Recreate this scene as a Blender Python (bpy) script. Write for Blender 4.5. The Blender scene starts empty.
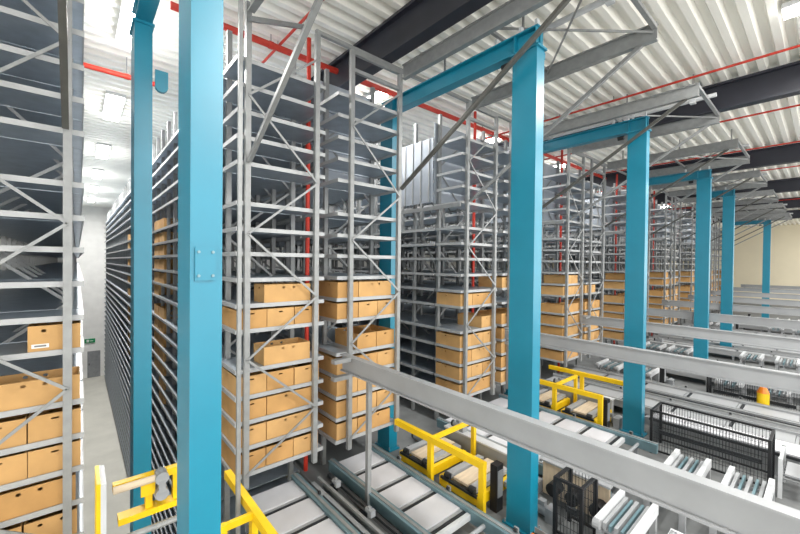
import bpy, math, random
from mathutils import Matrix, Vector
random.seed(7)
C = bpy.context.scene.collection
SC = bpy.context.scene
H = 9.4            # eye height above the hall floor; z values below are given relative to the eye

# ------------------------------------------------------------------ camera
F, YAW, PIT, ROL = 371.7, .7154, .0114, .0107
def rotm(ax, a): return Matrix.Rotation(a, 3, ax)
cy_, sy_ = math.cos(YAW), math.sin(YAW)
base = Matrix(((cy_, -sy_, 0), (0, 0, -1), (sy_, cy_, 0)))          # world -> (right, down, forward)
Pm = Matrix(((1, 0, 0), (0, math.cos(PIT), -math.sin(PIT)), (0, math.sin(PIT), math.cos(PIT))))
Qm = Matrix(((math.cos(ROL), -math.sin(ROL), 0), (math.sin(ROL), math.cos(ROL), 0), (0, 0, 1)))
M = Qm @ Pm @ base
cam = bpy.data.objects.new('camera', bpy.data.cameras.new('camera'))
C.objects.link(cam)
cam.data.sensor_width = 36
cam.data.lens = 36 * F / 800
cam.data.clip_start = .05
cam.data.clip_end = 300
r0, r1, r2 = M[0], -M[1], -M[2]
mw = Matrix(((r0[0], r1[0], r2[0], 0), (r0[1], r1[1], r2[1], 0), (r0[2], r1[2], r2[2], H), (0, 0, 0, 1)))
cam.matrix_world = mw
SC.camera = cam

# ------------------------------------------------------------------ world and exposure
FILL = 3.2  # strength of the even fill light entering through the added openings
w = bpy.data.worlds.new('hall_air'); SC.world = w
w.use_nodes = True
w.node_tree.nodes['Background'].inputs[0].default_value = (1, .985, .955, 1)
w.node_tree.nodes['Background'].inputs[1].default_value = FILL
SC.view_settings.view_transform = 'Standard'
SC.view_settings.look = 'None'
SC.view_settings.gamma = 1
SC.view_settings.use_curve_mapping = False
SC.view_settings.exposure = 0.0
LAMP_W = 200

# ------------------------------------------------------------------ materials
def lin(c): return tuple(((v/255)/12.92 if v/255 <= .04045 else ((v/255+.055)/1.055)**2.4) for v in c)
def mat(name, rgb, rough=.5, metal=0., var=.12, scale=6., bump=0., stretch=None, emit=None):
    m = bpy.data.materials.new(name); m.use_nodes = True
    nt = m.node_tree; b = nt.nodes['Principled BSDF']
    col = lin(rgb)
    b.inputs['Roughness'].default_value = rough
    b.inputs['Metallic'].default_value = metal
    tc = nt.nodes.new('ShaderNodeTexCoord')
    src = tc.outputs['Object']
    if stretch:
        mp = nt.nodes.new('ShaderNodeMapping'); mp.inputs['Scale'].default_value = stretch
        nt.links.new(src, mp.inputs['Vector']); src = mp.outputs['Vector']
    n = nt.nodes.new('ShaderNodeTexNoise'); n.inputs['Scale'].default_value = scale; n.inputs['Detail'].default_value = 4
    nt.links.new(src, n.inputs['Vector'])
    rp = nt.nodes.new('ShaderNodeValToRGB')
    rp.color_ramp.elements[0].position = .3; rp.color_ramp.elements[1].position = .7
    rp.color_ramp.elements[0].color = tuple(v*(1-var) for v in col)+(1,)
    rp.color_ramp.elements[1].color = tuple(min(1, v*(1+var)) for v in col)+(1,)
    nt.links.new(n.outputs['Fac'], rp.inputs['Fac'])
    nt.links.new(rp.outputs['Color'], b.inputs['Base Color'])
    if bump:
        bp = nt.nodes.new('ShaderNodeBump'); bp.inputs['Strength'].default_value = bump; bp.inputs['Distance'].default_value = .01
        nt.links.new(n.outputs['Fac'], bp.inputs['Height']); nt.links.new(bp.outputs['Normal'], b.inputs['Normal'])
    if emit:
        b.inputs['Emission Color'].default_value = (1, .98, .95, 1)
        b.inputs['Emission Strength'].default_value = emit
    return m
MT = dict(
    galv=mat('galvanised_steel', (146, 148, 148), .42, .25, .10, 9),
    shelf=mat('shelf_sheet', (170, 180, 190), .35, .3, .12, 5),
    lip=mat('shelf_lip', (172, 174, 175), .45, .15, .06, 8),
    pale=mat('pale_sheet', (172, 179, 188), .35, .3, .1, 3),
    blue=mat('blue_paint', (8, 122, 148), .36, 0, .05, 3),
    carton=mat('brown_card', (198, 156, 101), .85, 0, .09, 4, .05),
    carton2=mat('brown_card_dark', (190, 146, 90), .85, 0, .10, 4, .05),
    paper=mat('white_paper', (232, 232, 228), .8, 0, .03),
    ink=mat('grey_print', (120, 120, 122), .8, 0, .03),
    yellow=mat('yellow_paint', (236, 194, 14), .45, 0, .07, 5),
    orange=mat('orange_lens', (235, 130, 25), .3, 0, .05),
    white=mat('white_paint', (200, 202, 204), .45, 0, .06, 5),
    tray=mat('white_cover', (205, 205, 209), .5, .0, .06, 3),
    rail=mat('bluish_rail', (120, 148, 156), .4, .4, .1, 6),
    grey=mat('grey_paint', (150, 153, 156), .5, .2, .1, 6),
    lgrey=mat('light_grey_panel', (160, 162, 164), .5, .1, .06, 3),
    dgalv=mat('darker_steel', (92, 92, 88), .45, .3, .12, 6),
    dark=mat('dark_steel', (52, 55, 58), .5, .3, .2, 6),
    black=mat('black_paint', (24, 25, 28), .5, 0, .2, 6),
    beam=mat('roof_beam_paint', (44, 46, 56), .45, .1, .12, 3),
    red=mat('red_pipe', (196, 52, 34), .45, 0, .1, 6),
    board=mat('beige_board', (204, 186, 160), .7, 0, .12, 3, .05, (1, 8, 1)),
    deck=mat('deck_grey', (112, 114, 114), .7, 0, .2, 2),
    floor=mat('concrete', (206, 204, 194), .6, 0, .07, 1.2),
    ceil=mat('deck_sheet', (248, 246, 238), .5, 0, .04, 2, 0, (.2, 2, 2)),
    wallb=mat('white_wall', (246, 246, 243), .7, 0, .04, 2),
    wallr=mat('cream_wall', (232, 222, 196), .75, 0, .04, .5),
    green=mat('green_sign', (30, 150, 95), .5, 0, .05, 3, 0, None),
    lamp=mat('lamp_tube', (255, 253, 248), .4, 0, 0, 1, 0, None, 22.0),
)

MT['blue'].node_tree.nodes['Principled BSDF'].inputs['Specular IOR Level'].default_value = .75

# ------------------------------------------------------------------ mesh helpers
class MB:
    def __init__(s): s.v = []; s.f = []
    def hexa(s, p):
        n = len(s.v); s.v += [tuple(q) for q in p]
        s.f += [tuple(n+i for i in q) for q in ((0,3,2,1),(4,5,6,7),(0,1,5,4),(1,2,6,5),(2,3,7,6),(3,0,4,7))]
        return s
    def box(s, x0, x1, y0, y1, z0, z1):
        return s.hexa([(x0,y0,z0),(x1,y0,z0),(x1,y1,z0),(x0,y1,z0),(x0,y0,z1),(x1,y0,z1),(x1,y1,z1),(x0,y1,z1)])
    def bar(s, p, q, a, b, up=(0,0,1)):
        p, q = Vector(p), Vector(q); d = (q-p).normalized()
        e = d.cross(Vector(up))
        if e.length < 1e-4: e = d.cross(Vector((1,0,0)))
        e.normalize(); g = e.cross(d)
        c = [(-1,-1),(1,-1),(1,1),(-1,1)]
        return s.hexa([p+e*i*a/2+g*j*b/2 for i,j in c]+[q+e*i*a/2+g*j*b/2 for i,j in c])
    def cyl(s, p, q, r, n=10, r2=None):
        p, q = Vector(p), Vector(q); d = (q-p).normalized()
        e = d.cross(Vector((0,0,1)))
        if e.length < 1e-4: e = Vector((1,0,0))
        e.normalize(); g = d.cross(e); k = len(s.v); r2 = r if r2 is None else r2
        for c, rr in ((p, r), (q, r2)):
            for i in range(n):
                t = 2*math.pi*i/n; s.v.append(tuple(c+e*math.cos(t)*rr+g*math.sin(t)*rr))
        for i in range(n): s.f.append((k+i, k+(i+1)%n, k+n+(i+1)%n, k+n+i))
        s.f += [tuple(k+i for i in reversed(range(n))), tuple(k+n+i for i in range(n))]
        return s
    def prism(s, pts, z0, z1, flip=False):               # polygon in xy extruded along z
        k = len(s.v); n = len(pts)
        s.v += [(x,y,z0) for x,y in pts]+[(x,y,z1) for x,y in pts]
        for i in range(n): s.f.append((k+i, k+(i+1)%n, k+n+(i+1)%n, k+n+i))
        s.f += [tuple(k+i for i in reversed(range(n))), tuple(k+n+i for i in range(n))]
        return s
    def mesh(s, name, m):
        me = bpy.data.meshes.new(name); me.from_pydata(s.v, [], s.f); me.materials.append(MT[m]); me.update(); return me
WP = {}
def thing(name, loc, label, cat, group=None):
    o = bpy.data.objects.new(name, None); C.objects.link(o); o.empty_display_size = .1
    o.location = (loc[0], loc[1], loc[2]+H); WP[o.name] = Vector(loc)
    tag(o, label, cat, group); return o
def tag(o, label, cat, group=None):
    o['label'] = label; o['category'] = cat
    if group: o['group'] = group
    return o
def put(name, me, loc, parent=None, rz=0, kind=None):
    o = bpy.data.objects.new(name, me); C.objects.link(o)
    loc = Vector(loc); WP[o.name] = loc
    if parent: o.parent = parent; o.location = loc-WP[parent.name]
    else: o.location = (loc[0], loc[1], loc[2]+H)
    o.rotation_euler[2] = rz
    if kind: o['kind'] = kind
    return o
CACHE = {}
def cbox(dx, dy, dz, m):                                  # shared box mesh, origin at bottom centre
    k = ('b', round(dx,4), round(dy,4), round(dz,4), m)
    if k not in CACHE: CACHE[k] = MB().box(-dx/2, dx/2, -dy/2, dy/2, 0, dz).mesh('block', m)
    return CACHE[k]
def pbox(name, x0, x1, y0, y1, z0, z1, m, parent=None, kind=None):
    return put(name, cbox(x1-x0, y1-y0, z1-z0, m), ((x0+x1)/2, (y0+y1)/2, z0), parent, 0, kind)
def pbar(name, p, q, a, b, m, parent=None):
    p, q = Vector(p), Vector(q)
    return put(name, MB().bar((0,0,0), q-p, a, b).mesh(name, m), p, parent)
def pcyl(name, p, q, r, m, parent=None, n=10):
    p, q = Vector(p), Vector(q); d = q-p
    k = ('c', tuple(round(x,4) for x in d), r, m, n)
    if k not in CACHE: CACHE[k] = MB().cyl((0,0,0), d, r, n).mesh(name, m)
    return put(name, CACHE[k], p, parent)
def struct(name, me, loc=(0,0,0)): return put(name, me, loc, None, 0, 'structure')
ORD = ['', 'first', 'second', 'third', 'fourth', 'fifth', 'sixth', 'seventh', 'eighth', 'ninth', 'tenth', 'eleventh', 'twelfth', 'thirteenth', 'fourteenth', 'fifteenth']

# ------------------------------------------------------------------ hall shell
X0, X1, Y0, Y1 = -8., 54., -9., 38.4
FLOOR, DECK, CEIL = -H, -3.72, 4.2
struct('floor', MB().box(X0, X1, Y0, Y1, FLOOR-.2, FLOOR).mesh('floor', 'floor'))
struct('floor_mezzanine', MB().box(1.1, X1, Y0, 5.15, DECK-.25, DECK).box(2.98, X1, 5.15, Y1, DECK-.25, DECK).mesh('floor_mezzanine', 'deck'))
mb = MB(); prof = []; y = Y0; P_ = .31
while y < Y1:
    prof += [(y, 0), (y+.11, 0), (y+.155, .12), (y+.265, .12)]; y += P_
n = len(prof)
mb.v = [(X0, a, b) for a, b in prof]+[(X1, a, b) for a, b in prof]
mb.f = [(i, i+1, n+i+1, n+i) for i in range(n-1)]
k = len(mb.v); mb.box(X0, X1, Y0, Y1, .22, .3)
struct('ceiling', mb.mesh('ceiling', 'ceil'), (0, 0, CEIL))
struct('wall_back', MB().box(X0, X1, Y1, Y1+.2, FLOOR, CEIL+.3).mesh('wall_back', 'wallb'))
mb = MB()
for i in range(26):                                        # sandwich panels: shallow horizontal joints
    z = FLOOR+i*.54; mb.box(0, 3.4, -.02, 0, z+.012, z+.53)
put('cladding_panel', mb.mesh('cladding_panel', 'wallb'), (-1.4, Y1, 0), bpy.data.objects['wall_back'], 0, 'stuff')
struct('wall_right', MB().box(X1, X1+.2, Y0, Y1, FLOOR, CEIL+.3).mesh('wall_right', 'wallr'))
struct('wall_left', MB().box(X0-.2, X0, 5., Y1, FLOOR, CEIL+.3).box(X0-.2, X0, Y0, 5., FLOOR, -4.2).mesh('wall_left', 'wallb'))  # opening in the unseen left wall is added to fill the side faces
# unseen front behind the viewpoint left open to admit fill; frame bars added
struct('wall_front', MB().box(X0, X1, Y0-.2, Y0, FLOOR, -4.2).mesh('wall_front', 'wallb'))
wf = struct('fill_opening_1', MB().box(X0, X1, Y0-.15, Y0-.05, CEIL+.1, CEIL+.3).mesh('fill_opening_1', 'grey'))
for i in range(13):
    xx = X0+(X1-X0)*i/12
    pbox('opening_bar', xx-.05, xx+.05, Y0-.15, Y0-.05, -4.2, CEIL+.1, 'grey', wf)
wl = struct('fill_opening_2', MB().box(X0-.15, X0-.05, Y0, 5., CEIL+.1, CEIL+.3).mesh('fill_opening_2', 'grey'))  # frame of the added left opening
for i in range(4): pbox('opening_bar', X0-.15, X0-.05, Y0+3.5*i+.1, Y0+3.5*i+.2, -4.2, CEIL+.1, 'grey', wl)
d = struct('door_1', MB().box(.62, 1.42, -.08, 0, -9.38, -7.3).mesh('door_1', 'grey'), (0, Y1-.03, 0))
put('door_handle', MB().box(0, .05, -.06, 0, 0, .16).mesh('door_handle', 'dark'), (.7, Y1-.1, -8.4), d)
s_ = thing('exit_sign', (.75, Y1-.05, -6.62), 'green emergency exit sign on the far white wall above the door', 'sign')
pbox('sign_panel', .45, 1.1, Y1-.09, Y1-.03, -6.62, -6.3, 'green', s_)
put('pictogram', MB().box(-.2, -.05, -.01, 0, .06, .26).box(.0, .2, -.01, 0, .13, .18).mesh('pictogram', 'paper'), (.77, Y1-.092, -6.62), s_)

# roof beams (dark deep girders along the aisles) with pale bottom flange
for k, (bx_, lab) in enumerate(((4.15, 'dark roof girder crossing above the second blue column'), (11.2, 'dark roof girder above the third blue column'), (18.5, 'third dark roof girder counted from the left'), (25.6, 'fourth dark roof girder counted from the left'), (32.8, 'fifth dark roof girder counted from the left'), (40., 'sixth dark roof girder near the cream wall'), (-3., 'dark roof girder above the left foreground rack'))):
    t = thing('roof_girder', (bx_, Y0, 3.58), lab, 'girder', 'dark roof girders')
    pbox('web', bx_-.03, bx_+.03, Y0, Y1, 3.63, CEIL-.05, 'beam', t)
    pbox('bottom_flange', bx_-.12, bx_+.12, Y0, Y1, 3.58, 3.63, 'beam', t)
    pbox('top_flange', bx_-.12, bx_+.12, Y0, Y1, CEIL-.05, CEIL, 'beam', t)

# ------------------------------------------------------------------ lamps
def lamp(x, y, label, e=1., ln=1.3, along='y', hw=.15):
    t = thing('strip_light', (x, y, CEIL-.16), label, 'lamp', 'strip lights under the roof')
    a, b = hw, ln/2
    pbox('housing', x-a, x+a, y-b, y+b, CEIL-.08, CEIL-.001, 'white', t)
    pbox('diffuser', x-a*.85, x+a*.85, y-b*.97, y+b*.97, CEIL-.14, CEIL-.08, 'lamp', t)
    L = bpy.data.lights.new('lamp_light', 'AREA'); L.shape = 'RECTANGLE'; L.size = 2*a; L.size_y = 2*b
    L.energy = LAMP_W*e; L.color = (1, .985, .96); L.spread = math.radians(175)
    o = bpy.data.objects.new('lamp_light', L); C.objects.link(o); o.parent = t; o.location = (0, 0, .01)
for i, y in enumerate((7.9, 12.8, 18.2, 23.2, 28.2, 33.4)):
    lamp(.74, y, ORD[i+1]+' strip light down the left aisle, counted from the camera', .85+.27*i, 2.0, 'y', .2)
for i, x in enumerate((5.6, 10.4, 15.2, 20.4, 25.8, 31)):
    for j, y in enumerate((7.75, 12.5, 19)):
        lamp(x, y, ORD[i+2]+' aisle strip light between racks, '+('nearest', 'middle', 'farthest')[j]+' of its row', .9)
for i, x in enumerate((2.6, 8.65, 15, 21, 27, 33, 40, 48)):  # first and last added out of view, to brighten beam top and cream wall
    lamp(x, .1 if i == 1 else -1.2, ORD[i+1]+' strip light from left over the conveyor zone, end ones added as fill', 1.3, .9)
for i, x in enumerate((3, 9, 16, 24, 33, 44)):
    lamp(x, -4.5, ORD[i+1]+' strip light behind the viewpoint, counted from the left', 1.5, 1.6)

# ------------------------------------------------------------------ cartons
def panel(w_, h_, holes, nx=12):
    """2-D sheet w x h with elliptical holes; returns verts, faces"""
    v, f = [], []
    n = len(holes); xs = [0]
    for a, b in zip(holes, holes[1:]): xs.append((a[0]+b[0])/2)
    xs.append(w_)
    for (cx, cz, rx, rz), xa, xb in zip(holes, xs, xs[1:]):
        k = len(v); N = 12
        per = []
        for i in range(N):
            t = 2*math.pi*(i+.5)/N; dx, dz = math.cos(t), math.sin(t)
            v.append((cx+rx*dx, cz+rz*dz))
        for i in range(N):
            t = 2*math.pi*(i+.5)/N; dx, dz = math.cos(t), math.sin(t)
            if abs(dx) > abs(dz): per.append((xb if dx > 0 else xa, cz+( (h_-cz) if dz > 0 else cz)*dz/abs(dx)*.999))
            else: per.append((cx+((xb-cx) if dx > 0 else (cx-xa))*dx/abs(dz)*.999, h_ if dz > 0 else 0))
        v += per
        for i in range(N): f.append((k+i, k+N+i, k+N+(i+1)%N, k+(i+1)%N))
        # corner fill
        for (sx, sz, i) in ((xb, h_, 1), (xa, h_, 4), (xa, 0, 7), (xb, 0, 10)):
            v.append((sx, sz)); f.append((k+N+i, len(v)-1, k+N+(i+1)%N))
    return v, f
CW, CD, CH = .405, .72, .265
def carton_mesh(m, two=False, lid=False):
    mb = MB(); t = .012
    def sheet(w_, h_, holes, fn):
        v, f = panel(w_, h_, holes); k = len(mb.v); mb.v += [fn(a, b) for a, b in v]; mb.f += [tuple(k+i for i in q) for q in f]
    hn = [(CW/2, CH*.80, .036, .011)] if not two else [(CW*.29, CH*.8, .02, .017), (CW*.71, CH*.8, .02, .017)]
    hw = [(CD*.40, CH*.82, .021, .017), (CD*.62, CH*.82, .021, .017)]
    for sx in (0, t):
        sheet(CW-2*sx, CH, hn if not sx else [(a-sx, b, c, d_) for a, b, c, d_ in hn], lambda a, b, s=sx: (-CW/2+s+a, -CD/2+s, b))
        sheet(CW-2*sx, CH, hn if not sx else [(a-sx, b, c, d_) for a, b, c, d_ in hn], lambda a, b, s=sx: (CW/2-s-a, CD/2-s, b))
        sheet(CD-2*sx, CH, hw if not sx else [(a-sx, b, c, d_) for a, b, c, d_ in hw], lambda a, b, s=sx: (-CW/2+s, CD/2-s-a, b))
        sheet(CD-2*sx, CH, hw if not sx else [(a-sx, b, c, d_) for a, b, c, d_ in hw], lambda a, b, s=sx: (CW/2-s, -CD/2+s+a, b))
    for a in ((-CW/2, CW/2, -CD/2, -CD/2+t), (-CW/2, CW/2, CD/2-t, CD/2), (-CW/2, -CW/2+t, -CD/2+t, CD/2-t), (CW/2-t, CW/2, -CD/2+t, CD/2-t)):
        k = len(mb.v); x0, x1, y0, y1 = a
        mb.v += [(x0, y0, CH), (x1, y0, CH), (x1, y1, CH), (x0, y1, CH)]; mb.f.append((k, k+1, k+2, k+3))
    mb.box(-CW/2+t, CW/2-t, -CD/2+t, CD/2-t, 0, .006)
    return mb.mesh('carton', m)
CART = [carton_mesh('carton'), carton_mesh('carton2')]
CART2 = carton_mesh('carton', True)
def carton(x, y, z, wide, label, group, two=False, paper=False):
    me = CART2 if two else random.choice(CART)
    o = put('carton', me, (x, y, z+.001), None, (math.pi/2 if wide else 0)+random.uniform(-.006, .006))
    tag(o, label, 'box', group)
    if paper:
        p = put('paper_label', MB().box(-.065, .065, -.002, 0, -.02, .02).mesh('paper_label', 'paper'), (x-.11, y-CD/2-.001, z+.06), o)
        q = put('print', MB().box(-.045, .045, -.001, 0, -.009, .009).mesh('print', 'ink'), (x-.11, y-CD/2-.0032, z+.06), p)
    return o

# ------------------------------------------------------------------ racks
LV = [2.77, 2.42, 2.06, 1.71, 1.36, .81, .46, .12, -.24, -.60, -.95, -1.50, -1.87, -2.22, -2.58, -2.95]
LOW = [-3.31-.36*i for i in range(17)]
BAY = .82; YF = 5.2; TOPZ = 3.5
def post_mesh(z0, z1, s=1):
    k = ('post', z0, z1, s)
    if k not in CACHE:
        a, b, t = .036, .034, .012
        pts = [(-a,-b),(a,-b),(a,b),(a-.02,b),(a-.02,b-t),(a-t,b-t),(a-t,-b+t),(-a+t,-b+t),(-a+t,b-t),(-a+.02,b-t),(-a+.02,b),(-a,b)]
        CACHE[k] = MB().prism(pts, z0, z1).mesh('post', 'galv')
    return CACHE[k]
def shelf_mesh(x0, x1, y0, y1, lip=.05):
    k = ('shelf', round(x1-x0,3), round(y1-y0,3), lip)
    if k not in CACHE:
        mb = MB(); a, b = (x1-x0)/2, (y1-y0)
        mb.box(-a, a, .012, b-.012, -.008, 0)
        CACHE[k] = mb.mesh('shelf', 'shelf')
        l = MB(); l.box(-a-.012, a+.012, 0, .012, -lip, .008); CACHE[k+('f',)] = l.mesh('front_lip', 'lip')
        CACHE[k+('s',)] = MB().box(-.012, 0, .012, b, -lip, .008).mesh('side_lip', 'lip')
    return k
ZN = [3.1, 2.25, 1.2, .37, -.53, -1.35, -2.24, -2.93]          # bracing nodes, right first
def lattice(w_, zs, right_first=True):
    k = ('lat', round(w_,3), tuple(zs))
    if k not in CACHE:
        mb = MB()
        for i in range(len(zs)-1):
            a = w_ if (i % 2 == 0) == right_first else 0
            mb.bar((a, 0, zs[i]), (w_-a, 0, zs[i+1]), .012, .035)
        CACHE[k] = mb.mesh('brace', 'galv')
    return CACHE[k]
def rack(label, xa, xb, sa, sb, nb, low=False, pale=False, boxes=None, where='', deep_lat=8, clad=False):
    """xa/xb post centres, sa/sb shelf edges, nb deep bays behind the front bay"""
    zb = FLOOR if low else DECK
    t = thing('storage_rack', (xa, YF, zb), label, 'rack', 'tall storage racks')
    zf = -3.12 if not low else FLOOR
    zfront = FLOOR if label.startswith('left') else -3.12
    for x in (xa, xb):
        put('post', post_mesh(zfront, TOPZ), (x, YF, 0), t)
        for j in range(1, nb+2): put('post', post_mesh(zb, TOPZ), (x, YF+BAY*j+.02, 0), t)
    y1 = YF+BAY-.01; ye = YF+BAY*(nb+1)
    lv = LV+(LOW if low else [])
    for z in LV+(LOW if label.startswith('left') else []):
        k = shelf_mesh(sa, sb, YF+.04, y1)
        s = put('shelf', CACHE[k], ((sa+sb)/2, YF+.04, z), t)
        put('front_lip', CACHE[k+('f',)], ((sa+sb)/2, YF+.04, z), s); [put('side_lip', CACHE[k+('s',)], (q, YF+.04, z), s) for q in (sa, sb+.012)]
    for z in lv:
        if clad and z > 1.3: continue
        k = shelf_mesh(sa, sb, y1+.03, ye)
        s = put('shelf', CACHE[k], ((sa+sb)/2, y1+.03, z), t)
        [put('side_lip', CACHE[k+('s',)], (q, y1+.03, z), s) for q in (sa, sb+.012)]
    # front bracing, one by one
    W_ = xb-xa
    zs = ZN+([-3.8, -4.7, -5.6, -6.5, -7.4, -8.3, -9.2] if label.startswith('left') else [])
    for i in range(len(zs)-1):
        a, b = (xb, xa) if (i % 2 == 0) != label.startswith('left') else (xa, xb)
        pbar('brace', (a, YF-.045, zs[i]), (b, YF-.045, zs[i+1]), .014, .031, 'galv', t)
    for j in range(1, deep_lat+1):
        put('frame_bracing', lattice(W_, ZN), (xa, YF+BAY*j+.065, 0), t, 0, 'stuff')
    for j in range(1, min(nb, 6), 2):                            # bracing along the aisle side
        pbar('side_brace', (xa-.05, YF+BAY*j, -.2), (xa-.05, YF+BAY*(j+1), 1.2), .012, .035, 'galv', t)
    if clad:
        pbox('side_sheet', sa-.03, sa-.02, YF+BAY+.09, YF+BAY*3.3, 1.44, 2.95, 'pale', t)
        for j in range(7): pbox('sheet_rib', sa-.05, sa-.03, YF+BAY+.2+j*.28, YF+BAY+.23+j*.28, 1.44, 2.95, 'lip', t)
        pbox('splice_beam', sa-.06, sa-.02, YF+.06, YF+BAY*4, 1.24, 1.33, 'galv', t)
    if pale:
        pbox('backing_sheet', sa+.01, sb-.01, YF+BAY+.085, YF+BAY+.095, 1.4, 3.3, 'pale', t)
    if xa == 1.75: pbar('plan_brace', (1.74, 5.12, 3.24), (2.84, 5.7, 3.86), .06, .06, 'galv', t)
    for z in (TOPZ-.03, TOPZ-.32):
        if xa == 1.75: break
        pbox('top_rail', xa-.04, xb+.04, YF-.03, YF+.03, z-.03, z+.03, 'galv', t)
    return t
def stock(where, sa, sb, plan, grp):
    """plan: list of (shelf z, code); code letters n narrow, w wide, . gap of one narrow box"""
    for i, (z, code) in enumerate(plan):
        x = sa+.02; items = []
        for c in code:
            if c == 'n': items.append((x+CW/2, False)); x += CW+.012
            elif c == 'w': items.append((x+CD/2, True)); x += CD+.02
            elif c == '.': x += CW*.98
            elif c == ',': x += CW*.45
        for j, (bx_, wide) in enumerate(items):
            pos = {1: ['single'], 2: ['left', 'right'], 3: ['left', 'middle', 'right']}[len(items)][j]
            y = YF+.065+(CW/2 if wide else CD/2)
            carton(bx_+random.uniform(-.003, .003), y+random.uniform(0, .008), z, wide, '%s brown carton, %s box shelf from top, %s' % (pos, ORD[i+1], where), grp)
# left foreground rack
rack('left foreground rack with cartons on grey steel shelves', -1.12, -.075, -1.2, .045, 38, True, deep_lat=4)
for (x, z, wd, tw, pp, lab) in (
    (-.172, -.95, 0, 1, 1, 'carton with white paper label, highest in the left foreground rack'),
    (-.335, -1.5, 1, 0, 0, 'wide two-hole carton just below the labelled one, left foreground rack'),
    (-.585, -1.87, 0, 0, 0, 'left carton on third box shelf from top, left foreground rack'),
    (-.17, -1.87, 0, 0, 0, 'right carton on third box shelf from top, left foreground rack'),
    (-.585, -2.22, 0, 0, 0, 'left slotted carton on fourth box shelf from top, left foreground rack'),
    (-.17, -2.22, 0, 0, 0, 'right slotted carton on fourth box shelf from top, left foreground rack'),
    (-.37, -2.58, 1, 0, 0, 'wide carton on fifth box shelf from top, left foreground rack'),
    (-.62, -2.95, 0, 0, 0, 'left carton on lowest visible shelf, left foreground rack'),
    (-.2, -2.95, 0, 1, 0, 'right carton on lowest visible shelf, left foreground rack')):
    carton(x, YF+.065+(CW/2 if wd else CD/2), z, wd, lab, 'cartons in the left foreground rack', tw, pp)
XR = [1.75, 6.45, 11.25, 16.32, 21.6, 27.0, 32.5, 38.]
D1 = ['first rack right of nearest blue column', 'rack just left of second blue column', 'rack just right of second blue column', 'rack hidden behind third blue column', 'first rack right of third blue column', 'second rack right of third blue column', 'rack behind fifth blue column', 'last rack before cream wall']
D2 = ['second rack right of nearest blue column', 'rack directly behind second blue column', 'rack just left of third blue column', 'rack at right edge of third blue column', 'rack left of fourth blue column', 'rack behind fourth blue column', 'rack right of fifth blue column', 'rack nearest the cream wall']
P1 = {0: [(-.60, ',,w'), (-.95, 'nnn'), (-1.5, ',,w'), (-1.87, 'nnn'), (-2.22, 'nw'), (-2.58, 'nw'), (-2.95, 'nnn')],
      1: [(-.95, 'nnn'), (-1.5, ',,.n'), (-1.87, 'nnn'), (-2.22, 'nw'), (-2.58, 'nnn'), (-2.95, 'nw')],
      2: [(-.60, ',nn'), (-.95, 'nnn'), (-1.5, 'nw'), (-1.87, 'nnn'), (-2.22, 'nw'), (-2.58, 'nnn'), (-2.95, 'nw')]}
P2 = {0: [(-.60, 'nw'), (-.95, 'nnn'), (-1.5, '.nn'), (-1.87, 'nnn'), (-2.22, 'nnn'), (-2.58, 'nnn'), (-2.95, 'nw')],
      1: [(-.60, 'nnn'), (-1.5, 'nnn'), (-1.87, 'nnn'), (-2.22, 'nw'), (-2.58, 'nnn'), (-2.95, 'nnn')],
      2: [(-.95, 'nn'), (-1.5, 'nnn'), (-1.87, 'nnn'), (-2.22, 'nw'), (-2.58, 'nnn'), (-2.95, 'nnn')]}
for k, x in enumerate(XR):
    far = k >= 3
    rack('tall grey steel rack, '+D1[k], x, x+1.04, x-.12, x+1.2, 38 if k == 0 else 14 if k < 3 else 9, k == 0, k >= 1, deep_lat=10 if k < 3 else 4, clad=k >= 1)
    rack('tall grey steel rack, '+D2[k], x+1.68, x+2.72, x+1.46, x+2.74, 14 if k < 3 else 9, False, True, deep_lat=10 if k < 3 else 4)
    stock(D1[k], x-.12, x+1.2, P1.get(k, P1[2]), 'cartons at the rack fronts')
    stock(D2[k], x+1.46, x+2.74, P2.get(k, P2[2]), 'cartons at the rack fronts')
# cartons deep in the first rack, seen down the left aisle
c_ = 0
for j in (7, 8, 17):
    for i, z in enumerate([.81, .46, .12, -.24, -.6, -.95, -1.5, -1.87, -2.22, -2.58, -2.95]+LOW[:3]):
        if random.random() < .22: continue
        carton(1.63+CW/2+.03, YF+BAY*j+.44, z, 0, 'carton %s shelf down, deep in left aisle, %s bay behind columns' % (ORD[i+1], {7: 'nearest', 8: 'second', 17: 'farthest'}[j]), 'cartons deep in the first rack')

# continuous top tie across all racks
t = thing('top_tie', (1.7, YF, TOPZ), 'long grey tie rail joining the rack tops across the hall', 'rail')
pbox('tie_bar', 2.76, 42, YF-.028, YF+.028, TOPZ+.001, TOPZ+.06, 'galv', t)
# slender pole in front of the first rack
t = thing('slender_pole', (1.40, 4.41, DECK), 'slender grey pole standing before the first carton rack', 'pole')
pbox('shaft', 1.378, 1.422, 4.39, 4.433, DECK+.01, CEIL, 'galv', t); pbox('foot_plate', 1.33, 1.44, 4.34, 4.48, DECK, DECK+.01, 'galv', t)

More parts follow.
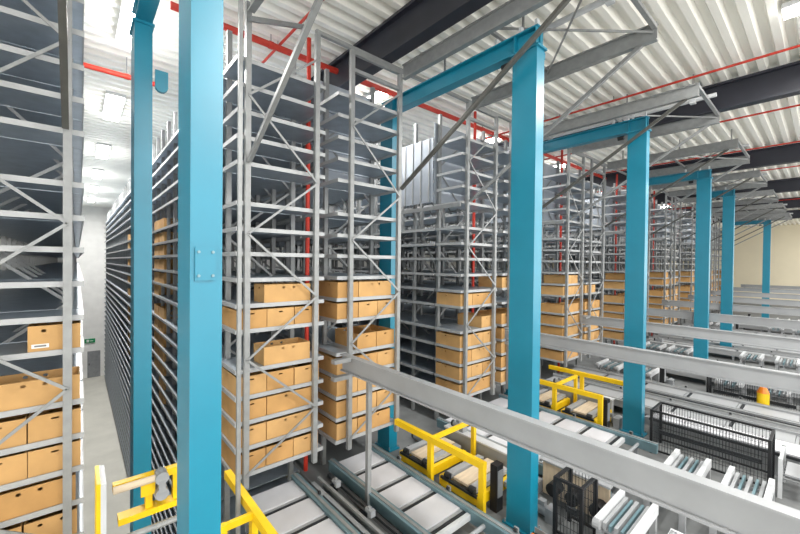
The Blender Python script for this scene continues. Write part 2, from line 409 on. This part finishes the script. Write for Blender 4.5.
# ------------------------------------------------------------------ aisle top frames (outriggers, braces, guide rail)
AL = [(-.09, 1.75)]+[(XR[k-1]+2.72, XR[k]) for k in range(1, 8)]
def cbeam(name, x, y0, y1, z0, z1, m, parent, w_=.09):
    mb = MB(); h_ = z1-z0; L = y1-y0; t_ = .018
    mb.box(-t_/2, t_/2, 0, L, t_, h_-t_).box(-w_/2, w_/2, 0, L, 0, t_).box(-w_/2, w_/2, 0, L, h_-t_, h_)
    return put(name, mb.mesh(name, m), (x, y0, z0), parent)
AN = ['left aisle', 'aisle of the second blue column', 'aisle of the third blue column', 'aisle of the fourth blue column', 'aisle of the fifth blue column', 'sixth aisle from the left', 'seventh aisle from the left', 'eighth aisle from the left']
for k, (xl, xr) in enumerate(AL):
    t = thing('outrigger_frame', (xl, YF, 3.32), 'grey cantilever roof frame with slanted struts, '+AN[k], 'frame', 'cantilever frames over the aisles')
    ye = 1.70
    for x in (xl, xr):
        cbeam('arm', x, ye, YF-.1, 3.32, 3.575, 'galv', t)
        pbar('strut', (x, YF-.07, 1.35), (x, ye+.2, 3.33), .055, .055, 'dgalv' if x == xl else 'galv', t)  # left strut of each pair in a darker steel than the right
    pbar('end_tie', (xl, ye+.03, 3.52), (xr, ye+.03, 3.52), .06, .06, 'galv', t)
    pbar('cross_tie', (xl, ye+.05, 3.46), (xr, 3.4, 3.46), .02, .03, 'galv', t)
    pbar('cross_tie', (xr, ye+.05, 3.46), (xl, 3.4, 3.46), .02, .03, 'galv', t)
    pbar('end_tie', (xl, 3.4, 3.52), (xr, 3.4, 3.52), .05, .05, 'galv', t)
    xm = (xl+xr)/2
    g = thing('guide_rail', (xm, 1.6, 3.6), 'pale crane guide rail hung under the roof, '+AN[k], 'rail', 'crane guide rails')
    pcyl('rail_tube', (xm, 1.6, 3.63), (xm, 9.0, 3.63), .045, 'white', g, 12)
    for y in (2.0, 3.3, 5.0, 6.4): pbox('hanger', xm-.015, xm+.015, y-.015, y+.015, 3.66, CEIL, 'galv', g)
    for y in (2.0, 3.3): pbox('clamp', xm-.06, xm+.06, y-.05, y+.05, 3.56, 3.7, 'white', g)

# ------------------------------------------------------------------ blue portals
def portal(x, label, zb, yb=5.62, w_=.2):
    t = thing('portal_frame', (x, 2.6, zb), label, 'steel frame', 'blue portal frames')
    zt = 2.93
    for nm, y in (('front_column', 2.6), ('back_column', yb)):
        c = pbox(nm, x, x+w_, y, y+.37, zb+.03, zt, 'blue', t)
        pbox('base_plate', x-.03, x+w_+.03, y-.05, y+.42, zb, zb+.03, 'blue', c)
        pbox('cap_plate', x-.02, x+w_+.02, y-.03, y+.40, zt, zt+.03, 'blue', c)
        for bx_ in (x-.015, x+w_+.015):
            for by in (y-.02, y+.38): pcyl('anchor_bolt', (bx_, by, zb+.03), (bx_, by, zb+.08), .011, 'galv', c, 6)
    mb = MB(); L = yb+.37-2.6
    mb.box(-.09, .09, 0, L, 0, .02).box(-.09, .09, 0, L, .25, .27).box(-.012, .012, 0, L, .02, .25)
    b = put('cross_beam', mb.mesh('cross_beam', 'blue'), (x+w_/2, 2.6, zt+.03), t)
    for y in (2.62, 2.95, yb+.03): pbox('stiffener', x+.01, x+w_-.01, y, y+.015, zt+.05, zt+.28, 'blue', b)
    pcyl('bumper', (x+.1, 3.08, zt-.04), (x+.1, 3.2, zt-.04), .045, 'black', t)
    pbox('gusset', x+w_, x+w_+.06, 2.62, 2.8, zt-.09, zt, 'blue', t)
    for yy in (2.66, 2.9, 3.3): pbox('rail_bracket', x+w_/2-.03, x+w_/2+.03, yy-.02, yy+.02, zt+.3, zt+.42, 'white', t)
    return t
PN = [(.53, 'nearest tall blue steel column and its portal beside the left aisle', FLOOR, 5.62, .187), (4.65, 'second blue steel portal, right of the carton racks', DECK), (9.255, 'third blue steel portal, behind the yellow guard rails', DECK), (15.9, 'fourth blue steel portal counted from the left', DECK, 4.52), (20.7, 'fifth blue steel portal counted from the left', DECK, 3.4), (35.9, 'farthest blue steel portal in front of the cream wall', DECK, 4.7)]
PT = [portal(*a) for a in PN]
pl = pbox('bolt_plate', .556, .676, 2.585, 2.6, -.125, .085, 'blue', PT[0])
for bx_ in (.575, .657):
    for bz in (-.095, .055): pcyl('bolt', (bx_, 2.585, bz), (bx_, 2.573, bz), .009, 'rail', pl, 8)
br = put('eye_bracket', MB().box(0, .14, -.02, .02, -.1, .1).cyl((.07, -.03, -.1), (.07, .03, -.1), .07, 12).mesh('eye_bracket', 'blue'), (.74, 5.6, 2.3), PT[0])

# ------------------------------------------------------------------ red sprinkler pipes
def pipe(name, p, q, r, label):
    t = thing(name, p, label, 'pipe', 'red sprinkler pipes')
    pcyl('pipe_run', p, q, r, 'red', t, 10)
    d = Vector(q)-Vector(p); n_ = max(2, int(d.length/3.2))
    for i in range(n_):
        c = Vector(p)+d*(i+.5)/n_
        if abs(d.z) < .1: pcyl('hanger', (c.x, c.y, c.z), (c.x, c.y, CEIL), .008, 'galv', t, 6); pcyl('coupling', c-d.normalized()*.04, c+d.normalized()*.04, r*1.15, 'red', t, 10)
        else: pcyl('coupling', c-Vector((0,0,.04)), c+Vector((0,0,.04)), r*1.3, 'red', t, 10)
pipe('sprinkler_main', (1.1, 6.82, 4.0), (30, 6.82, 4.0), .06, 'thick red pipe running across above the carton racks')
for i, (x, z, lab) in enumerate(((2.83, 4.0, 'thin red pipe under the roof above first carton rack'), (9.88, 4.02, 'thin red pipe under the roof left of third blue column'), (13.5, 4.0, 'thin red pipe under the roof right of third blue column'), (17.4, 4.0, 'fourth thin red pipe under the roof from the left'), (21.6, 4.0, 'fifth thin red pipe under the roof from the left'), (26.1, 4.0, 'sixth thin red pipe under the roof from the left'), (32, 4.0, 'thin red roof pipe nearest the cream wall'))):
    pipe('sprinkler_branch', (x*1.02, -1.5, 4.09), (x*1.02, 12, 4.09), .024, lab)
for k, x in enumerate(XR[:7]):
    pipe('sprinkler_riser', (x+1.33, 6.05, DECK), (x+1.33, 6.05, 3.93), .038, 'upright red pipe in the gap after '+D1[k])
pipe('sprinkler_main', (-1.4, 9.6, 3.8), (1.5, 9.6, 3.8), .05, 'red pipe crossing the top of the left aisle')

# ------------------------------------------------------------------ long grey beams over the conveyors
for k, (x, z, yb) in enumerate(((3.25, -1.475, 5.12), (7.85, -1.545, 5.12), (12.0, -1.58, 5.1), (16.2, -1.6, 5.1), (20.8, -1.6, 5.1), (25.8, -1.6, 5.1), (31.5, -1.6, 5.1), (38, -1.6, 5.1), (45, -1.6, 5.1))):
    t = thing('long_beam', (x, -1.2, z-.3), ('big grey steel beam slanting across the foreground' if k == 0 else ORD[k+1]+' grey steel beam over the conveyors, counted from the viewer'), 'beam', 'long grey beams over the conveyors')
    mb = MB(); L = yb+1.2
    mb.box(-.055, .055, 0, L, .282, .30).box(-.055, .055, 0, L, .03, .048).box(-.012, .012, 0, L, .048, .282)
    put('girder', mb.mesh('girder', 'lgrey'), (x, -1.2, z-.3), t)
    if k == 0: pbox('support_post', x-.064, x, 4.33, 4.395, DECK, z-.27, 'galv', t)
    pbox('end_bracket', x-.35, x-.055, yb-.32, yb-.22, z-.06, z-.0, 'galv', t); pbox('end_bracket', x-.35, x-.055, yb-.32, yb-.22, z-.32, z-.26, 'galv', t)

# ------------------------------------------------------------------ conveyor zone
ZC = -3.40
def lane(x0, x1, ya, yb, label, trays, bars=True, pitch=.56, pm='tray', rm='rail'):
    """lane along y from yb (far) to ya (near); trays: far part covered by white plates down to that y"""
    t = thing('conveyor', (x0, ya, DECK), label, 'conveyor', 'conveyor lanes')
    for x, nm in ((x0, 'side_rail'), (x1, 'side_rail')):
        mb = MB(); mb.box(-.045, .045, 0, yb-ya, .0, .16).box(-.06, .06, 0, yb-ya, .16, .175)
        put(nm, mb.mesh(nm, rm), (x, ya, ZC-.14), t)
        pbox('rail_guide', x-.02, x+.02, ya, yb, ZC+.035, ZC+.05, 'galv', t)
    y = yb-.06
    while y-pitch > ya:
        if y > trays:
            pbox('cover_plate', x0+.05, x1-.05, y-pitch+.13, y, ZC-.06, ZC-.02, pm, t)
            pbox('gap_bar', x0+.05, x1-.05, y-pitch+.025, y-pitch+.065, ZC-.07, ZC-.03, 'dark', t)
            pbox('edge_strip', x0+.05, x1-.05, y-pitch+.075, y-pitch+.12, ZC-.07, ZC-.035, 'lgrey', t)
        elif bars:
            pbox('cross_bar', x0+.05, x1-.05, y-.06, y, ZC-.1, ZC-.02, 'white', t)
            pcyl('roller', (x0+.05, y-.28, ZC-.06), (x1-.05, y-.28, ZC-.06), .03, 'grey', t, 8)
        y -= pitch
    y = yb-.3
    while y > ya:
        for x in (x0, x1): pbox('leg', x-.03, x+.03, y-.03, y+.03, DECK, ZC-.14, 'grey', t)
        y -= 1.4
    y = yb-.75
    while y > ya+.1:                                            # small sensor brackets along the rail
        b = pbox('sensor_bracket', x1+.05, x1+.075, y-.03, y+.03, ZC-.12, ZC+.1, 'galv', t)
        pbox('sensor', x1+.02, x1+.05, y-.02, y+.02, ZC+.06, ZC+.1, 'dark', b)
        y -= 1.12
    return t
def motor(x, y, z, label, s=1., along='y'):
    t = thing('drive_motor', (x, y, z), label, 'motor', 'conveyor drive motors')
    a = (0, .26*s, 0) if along == 'y' else (.26*s, 0, 0)
    c = Vector((x, y, z+.12*s))
    pcyl('housing', c, c+Vector(a), .085*s, 'grey', t, 14)
    pcyl('fan_cover', c+Vector(a), c+Vector(a)*1.25, .09*s, 'dark', t, 14)
    pbox('gearbox', x-.1*s, x+.1*s, y-.12*s, y+.01, z, z+.22*s, 'grey', t)
    pbox('terminal_box', x-.05*s, x+.05*s, y+.05*s, y+.16*s, z+.195*s, z+.27*s, 'grey', t)
    return t
def guard(x, ya, yb, label, zt=-2.83, ends=(), zb=DECK):
    t = thing('guard_rail', (x, ya, zb), label, 'guard rail', 'yellow guard rails')
    pbox('top_rail', x-.04, x+.04, ya, yb, zt-.1, zt, 'yellow', t)
    for y in (ya+.045, (ya+yb)/2+.1): pbox('post', x-.035, x+.035, y-.045, y+.045, zb, zt-.1, 'yellow', t)
    for (y, xe) in ends:
        pbar('return_rail', (x+.04, y, zt-.05), (xe, y, zt-.05), .05, .07, 'yellow', t)
        pbox('post', xe-.035, xe+.035, y-.035, y+.035, zb, zt-.015, 'yellow', t)
    return t
def station(x0, x1, y, label):
    t = thing('pallet_transfer', (x0, y, DECK), label, 'conveyor', 'yellow pallet transfer stations')
    for yy in (y-.36, y+.36):
        pbox('frame_beam', x0, x1, yy-.035, yy+.035, ZC-.2, ZC-.06, 'yellow', t)
        for xx in (x0+.06, x1-.06): pbox('leg', xx-.03, xx+.03, yy-.03, yy+.03, DECK, ZC-.2, 'yellow', t)
    for xx in (x0+.02, x1-.02): pbox('end_beam', xx-.03, xx+.03, y-.325, y+.325, ZC-.2, ZC-.1, 'yellow', t)
    pbox('board', x0+.04, x1-.02, y-.15, y+.13, ZC-.03, ZC+.01, 'board', t)
    for yy in (y-.25, y+.24):
        b = pbox('chain_bar', x0+.05, x1-.05, yy-.06, yy+.06, ZC-.05, ZC+.02, 'lgrey', t)
        pcyl('end_wheel', (x0+.04, yy-.055, ZC-.02), (x0+.04, yy+.055, ZC-.02), .05, 'dark', b, 12)
    pbox('drive_shaft', x0-.02, x0+.02, y-.36, y+.36, ZC-.09, ZC-.05, 'dark', t)
    return t
def transfer(x0, x1, y, w_, z, label, n=5):
    """cross transfer: white bars along x, rollers between"""
    t = thing('cross_transfer', (x0, y, DECK), label, 'conveyor', 'white cross transfers')
    for yy in (y, y+w_):
        pbox('side_bar', x0, x1, yy-.032, yy+.032, z-.1, z+.03, 'white', t)
        pcyl('end_wheel', (x0, yy-.04, z-.04), (x0, yy+.04, z-.04), .06, 'lgrey', t, 12)
        for xx in (x0+.1, x1-.1): pbox('leg', xx-.035, xx+.035, yy-.035, yy+.035, DECK, z-.1, 'lgrey', t)
    for i in range(n):
        yy = y+w_*(i+1)/(n+1)
        if i % 2 == 0: pbox('chain_rail', x0+.05, x1-.05, yy-.02, yy+.02, z-.1, z-.02, 'lgrey', t)
        else: pbox('chain_rail', x0+.05, x1-.05, yy-.015, yy+.015, z-.1, z-.03, 'rail', t)
    for i in range(4):
        xx = x0+(x1-x0)*(i+.5)/4; pcyl('roller', (xx, y+.05, z-.14), (xx, y+w_-.05, z-.14), .03, 'grey', t, 8)
    return t
MESHC = {}
def cage(x0, x1, ya, yb, zt, label, step=.045):
    t = thing('safety_cage', (x0, ya, DECK), label, 'fence', 'black safety cages')
    for x in (x0, x1):
        for y in (ya, yb): pbox('post', x-.022, x+.022, y-.022, y+.022, DECK, zt, 'black', t)
        pbox('top_rail', x-.02, x+.02, ya, yb, zt-.035, zt, 'black', t); pbox('bottom_rail', x-.015, x+.015, ya, yb, DECK+.06, DECK+.09, 'black', t)
        mb = MB(); y = 0
        while y < yb-ya: mb.box(-.003, .003, y, y+.006, 0, zt-DECK-.1); y += step
        z = 0
        while z < zt-DECK-.1: mb.box(-.003, .003, 0, yb-ya, z, z+.005); z += .12
        put('wire_mesh', mb.mesh('wire_mesh', 'dark'), (x, ya, DECK+.08), t, 0, 'stuff')
    for y in (ya, yb):
        pbox('end_rail', x0, x1, y-.02, y+.02, zt-.035, zt, 'black', t)
        mb = MB(); x = 0
        while x < x1-x0: mb.box(x, x+.006, -.003, .003, 0, zt-DECK-.1); x += step
        put('wire_mesh', mb.mesh('wire_mesh', 'dark'), (x0, y, DECK+.08), t, 0, 'stuff')
    pbox('inner_panel', x0+.1, x0+.13, ya+.1, yb-.1, zt-.48, zt-.4, 'dark', t)
    return t
OFF = [0, 4.15, 8.5, 12.98, 17.85, 22.5, 27.2]
MN = ['nearest conveyor zone', 'conveyor zone before second portal', 'conveyor zone before third portal', 'fourth conveyor zone from left', 'fifth conveyor zone from left', 'sixth conveyor zone from left', 'farthest conveyor zone']
for k, o in enumerate(OFF):
    g = MN[k]; ya = .3 if k == 0 else 2.05 if k == 1 else .2
    lane(1.78+o, 2.6+o, ya, 5.5, 'white plated conveyor lane, left lane of the '+g, 2.2 if k < 2 else .2, True, .56 if k < 2 else 1.04, 'tray' if k < 2 else 'lgrey', 'rail' if k < 2 else 'lgrey')
    lane(3.27+o, 4.1+o, ya, 5.5, 'white plated conveyor lane, right lane of the '+g, 3.7 if k == 0 else 2.9 if k == 1 else .2, True, .56 if k < 2 else 1.04, 'tray' if k < 2 else 'lgrey', 'rail' if k < 2 else 'lgrey')
    # service gutter between the lanes
    if k not in (3, 4):
        t = thing('service_run', (2.95+o, .3, DECK), 'run of grey rails and cables between lanes, '+g, 'rails', 'service runs between lanes')
        for x, z, m, r in ((2.74, -3.42, 'grey', .03), (2.84, -3.36, 'galv', .02), (2.93, -3.5, 'galv', .03), (3.02, -3.38, 'dark', .022), (3.1, -3.5, 'grey', .025)):
            pbox('service_rail', x+o-r, x+o+r, ya, 5.15, z-r, z+r, m, t)
        for y in ([1.] if ya < 1 else [])+[2.2, 3.2, 4.3, 5.1]: pbox('cross_support', 2.7+o, 3.14+o, y-.03, y+.03, DECK, -3.53, 'dark', t)
        for j, y in enumerate((3.9, 4.75)):
            motor(2.93+o, y, -3.34, '%s small grey drive motor between lanes, %s' % (('nearer', 'farther')[j], g), .38)
    # yellow transfer stations
    xs = 4.48+o*1.015
    if k < 2:
        for j, y in enumerate((3.72, 4.72)):
            station(xs, xs+.95, y, '%s yellow pallet transfer station with beige board, %s' % (('nearer', 'farther')[j], g))
        guard(xs-.1, 3.15, 5.1, 'yellow guard rail along the pallet stations, '+g, -2.83, [(4.22, xs+1.02)])
    else:
        for j, y in enumerate((3.5, 4.4)):
            transfer(xs, xs+.95, y, .6, -3.3, '%s white chain transfer before the racks, %s' % (('nearer', 'farther')[j], g))
    if k == 1: guard(xs+1.35, 3.1, 5.1, 'second yellow guard rail behind the pallet stations, '+g, -2.83)
    motor(xs+.68, 3.16, DECK, 'grey drive motor at the near end of the transfers, '+g, 1., 'x')
    t = thing('control_box', (xs+.3, 3.25, DECK), 'narrow black control box at the near end of the transfers, '+g, 'control box', 'control boxes')
    pbox('housing', xs+.24, xs+.4, 3.18, 3.3, DECK, -3.02, 'black', t); pbox('door', xs+.26, xs+.38, 3.17, 3.18, -3.5, -3.1, 'grey', t)
    # right of stations
    t = thing('machine_block', (xs+1.2, 4., DECK), 'pale grey machine cabinet right of the transfers, '+g, 'machine', 'machine cabinets')
    pbox('body', xs+1.12, xs+1.26, 3.4, 5.0, DECK, -3.3, 'lgrey', t); pbox('lid', xs+1.1, xs+1.28, 3.38, 5.02, -3.3, -3.27, 'white', t)
    motor(xs+1.2, 4.65, -3.27, 'grey drive motor on the pale cabinet, '+g, .7)
    # near part: cross transfers
    if k == 1: spots = [(6.1, 1.8, 1.24, .42), (6.3, 1.6, .5, .45)]
    elif k == 0: spots = [(4.95, .9, 1.46, .4)]
    else: spots = [(5.02+o, .95, 1.5, .5), (5.02+o, .95, .6, .5)]
    for j, (xa, ln, yy, ww) in enumerate(spots):
        transfer(xa, xa+ln, yy, ww, -3.22, '%s white cross transfer with chains, %s' % (('farther', 'nearer')[j], g))
cage(8.62, 9.25, .58, 2.25, -2.86, 'large black wire safety cage below the long grey beam')
cage(4.95, 5.4, 2.05, 2.4, -2.9, 'small black wire safety cage beside second blue column')
cage(12.98, 13.38, .35, 2.1, -2.95, 'distant black wire safety cage behind the large one')
t = thing('covered_lane', (9.8, .2, DECK), 'broad grey covered lane just behind large black cage', 'conveyor')
pbox('body', 9.45, 10.1, .2, 2.5, DECK, -3.32, 'lgrey', t)
for j in range(4): pbox('cover', 9.47, 10.08, (.22+j*.57), .22+j*.57+.55, -3.32, -3.295, 'tray', t)
pbox('side_groove', 9.4, 9.445, .2, 2.5, -3.36, -3.31, 'dark', t)
# beige machine by the second column
t = thing('drive_cabinet', (5.5, 2.3, DECK), 'beige machine panel with black drives right of second blue column', 'machine')
pbox('panel', 5.75, 5.8, 2.0, 3.0, DECK, -3.2, 'board', t)
pbox('top_edge', 5.72, 5.83, 1.98, 3.02, -3.2, -3.17, 'lgrey', t)
for y in (2.1, 2.45, 2.75): pcyl('drive', (5.55, y, -3.5), (5.75, y, -3.5), .1, 'black', t, 14)
# yellow lamp / hoist on the far transfer
t = thing('warning_beacon', (12.82, 1.0, DECK), 'yellow cylinder with orange cap standing among far conveyors', 'beacon')
pcyl('stem', (12.82, 1.0, DECK), (12.82, 1.0, -3.4), .03, 'galv', t); pcyl('body', (12.82, 1.0, -3.4), (12.82, 1.0, -3.12), .115, 'yellow', t, 16)
put('cap', MB().cyl((0, 0, 0), (0, 0, .14), .12, 16, .06).mesh('cap', 'orange'), (12.82, 1.0, -3.12), t)

# left aisle head: yellow barrier with motor, and bottom yellow handrail
t = thing('aisle_barrier', (.3, 4.5, FLOOR), 'yellow barrier with grey twin motor across the left aisle', 'barrier')
pbox('upper_bar', .26, .86, 4.46, 4.54, -2.24, -2.17, 'yellow', t)
pcyl('round_bar', (.26, 4.42, -2.2), (.6, 4.42, -2.2), .035, 'board', t, 10)
pbox('lower_bar', .3, .95, 4.42, 4.56, -2.56, -2.5, 'yellow', t)
pbox('upright', .52, .58, 4.46, 4.54, -2.5, -2.24, 'yellow', t); pbox('upright', .76, .8, 4.46, 4.54, -2.5, -2.24, 'yellow', t)
pbox('mount_plate', .48, .6, 4.43, 4.46, -2.36, -2.24, 'yellow', t)
pcyl('motor_drum', (.65, 4.36, -2.2), (.65, 4.5, -2.2), .06, 'grey', t, 14); pcyl('motor_drum', (.65, 4.36, -2.36), (.65, 4.5, -2.36), .06, 'grey', t, 14)
pbox('motor_link', .62, .68, 4.36, 4.46, -2.34, -2.22, 'grey', t)
pbox('floor_post', .88, .95, 4.44, 4.54, FLOOR, -2.56, 'yellow', t)
pcyl('roller', (.3, 4.3, -2.62), (.95, 4.3, -2.62), .03, 'galv', t, 10)
t = thing('aisle_guide_plate', (.18, 4.5, FLOOR), 'upright white and yellow guide plate at left aisle entrance', 'guide')
pbox('white_plate', .16, .2, 4.2, 4.6, FLOOR, -2.0, 'white', t); pbox('yellow_edge', .13, .16, 4.2, 4.6, FLOOR, -1.99, 'yellow', t)
guard(1.49, 3.0, 5.12, 'yellow handrail beside the nearest blue column', -2.74, [(4.1, 1.15)], DECK)
# pale wire mesh cover near the viewer
t = thing('mesh_cover', (5.5, .9, DECK), 'pale wire mesh cover lying below the big grey beam', 'mesh')
pbox('side_frame', 5.0, 5.04, .45, 1.3, DECK, -3.45, 'white', t); pbox('side_frame', 5.86, 5.9, .45, 1.3, DECK, -3.45, 'white', t)
mb = MB()
for i in range(21): mb.box(i*.041, i*.041+.006, 0, .85, 0, .006)
for i in range(22): mb.box(0, .82, i*.04, i*.04+.006, .006, .012)
put('wire_mesh', mb.mesh('wire_mesh', 'white'), (5.04, .45, -3.46), t, 0, 'stuff')
# small machinery between second blue column and the mesh cover
for i, (x, y, sc, lab) in enumerate(((5.25, 1.08+.25, .5, 'small grey motor just behind the pale mesh cover'), (6.15, 2.2, .6, 'grey motor right of the beige machine panel'), (5.2, 2.62, .6, 'grey motor between second blue column and beige panel'), (9.3, 2.7, .6, 'grey motor behind the large black cage'), (6.0, .9, .5, 'grey motor right of the pale mesh cover'), (7.95, 2.3, .6, 'grey motor left of the large black cage'))):
    if i in (0, 3, 5): continue
    motor(x, y, DECK, lab, sc*1.5)
t = thing('cable_tray', (4.45, .4, DECK), 'long galvanised cable tray beside the nearest conveyor zone', 'cable tray')
pbox('tray_floor', 4.3, 4.5, .3, 2.45, -3.5, -3.49, 'galv', t)
for x in (4.29, 4.5): pbox('tray_side', x, x+.01, .3, 2.45, -3.5, -3.42, 'galv', t)
for i, x in enumerate((4.34, 4.38, 4.43, 4.46)): pcyl('cable', (x, .3, -3.475), (x, 2.45, -3.475), .014, ('black', 'grey', 'orange', 'black')[i], t, 6)
for y in (.5, 1.4, 2.3): pbox('foot', 4.36, 4.44, y-.03, y+.03, DECK, -3.5, 'galv', t)
# white lift frame at the near end of the black cage
t = thing('lift_frame', (8.9, .3, DECK), 'white lift frame at the near end of the large black cage', 'lift')
for x in (8.55, 9.25):
    for y in (.15, .45): pbox('upright', x-.025, x+.025, y-.025, y+.025, DECK, -3.08, 'white', t)
for y in (.15, .45):
    pbox('cross_beam', 8.575, 9.225, y-.02, y+.02, -3.16, -3.1, 'white', t); pbox('lower_beam', 8.575, 9.225, y-.02, y+.02, -3.5, -3.44, 'lgrey', t)
for i in range(5): pcyl('roller', (8.65+.125*i, .17, -3.42), (8.65+.125*i, .43, -3.42), .028, 'galv', t, 8)
pbox('carriage', 8.6, 9.2, .2, .4, -3.36, -3.33, 'lgrey', t)
pbox('guide_plate', 8.86, 8.94, .17, .2, -3.33, -3.18, 'board', t)
# more drives and pipes behind the yellow stations
for i, (x, y, lab) in enumerate(((5.72, 3.12, 'grey motor right of the nearer yellow station'), (5.35, 5.42, 'grey motor behind the farther yellow station'), (10.12, 2.75, 'grey motor at the end of the broad covered lane'))):
    motor(x+.02, y, DECK, lab, .8)
t = thing('air_pipe', (4.2, 5.08, DECK), 'thin grey air pipe crossing before the rack feet behind yellow stations', 'pipe')
for z in (-3.6, -3.52): pcyl('pipe_run', (4.75, 5.19, z), (5.7, 5.19, z), .02, 'galv', t, 8)
for x in (4.8, 5.25, 5.65): pbox('clip', x-.015, x+.015, 5.16, 5.22, DECK, -3.5, 'dark', t)
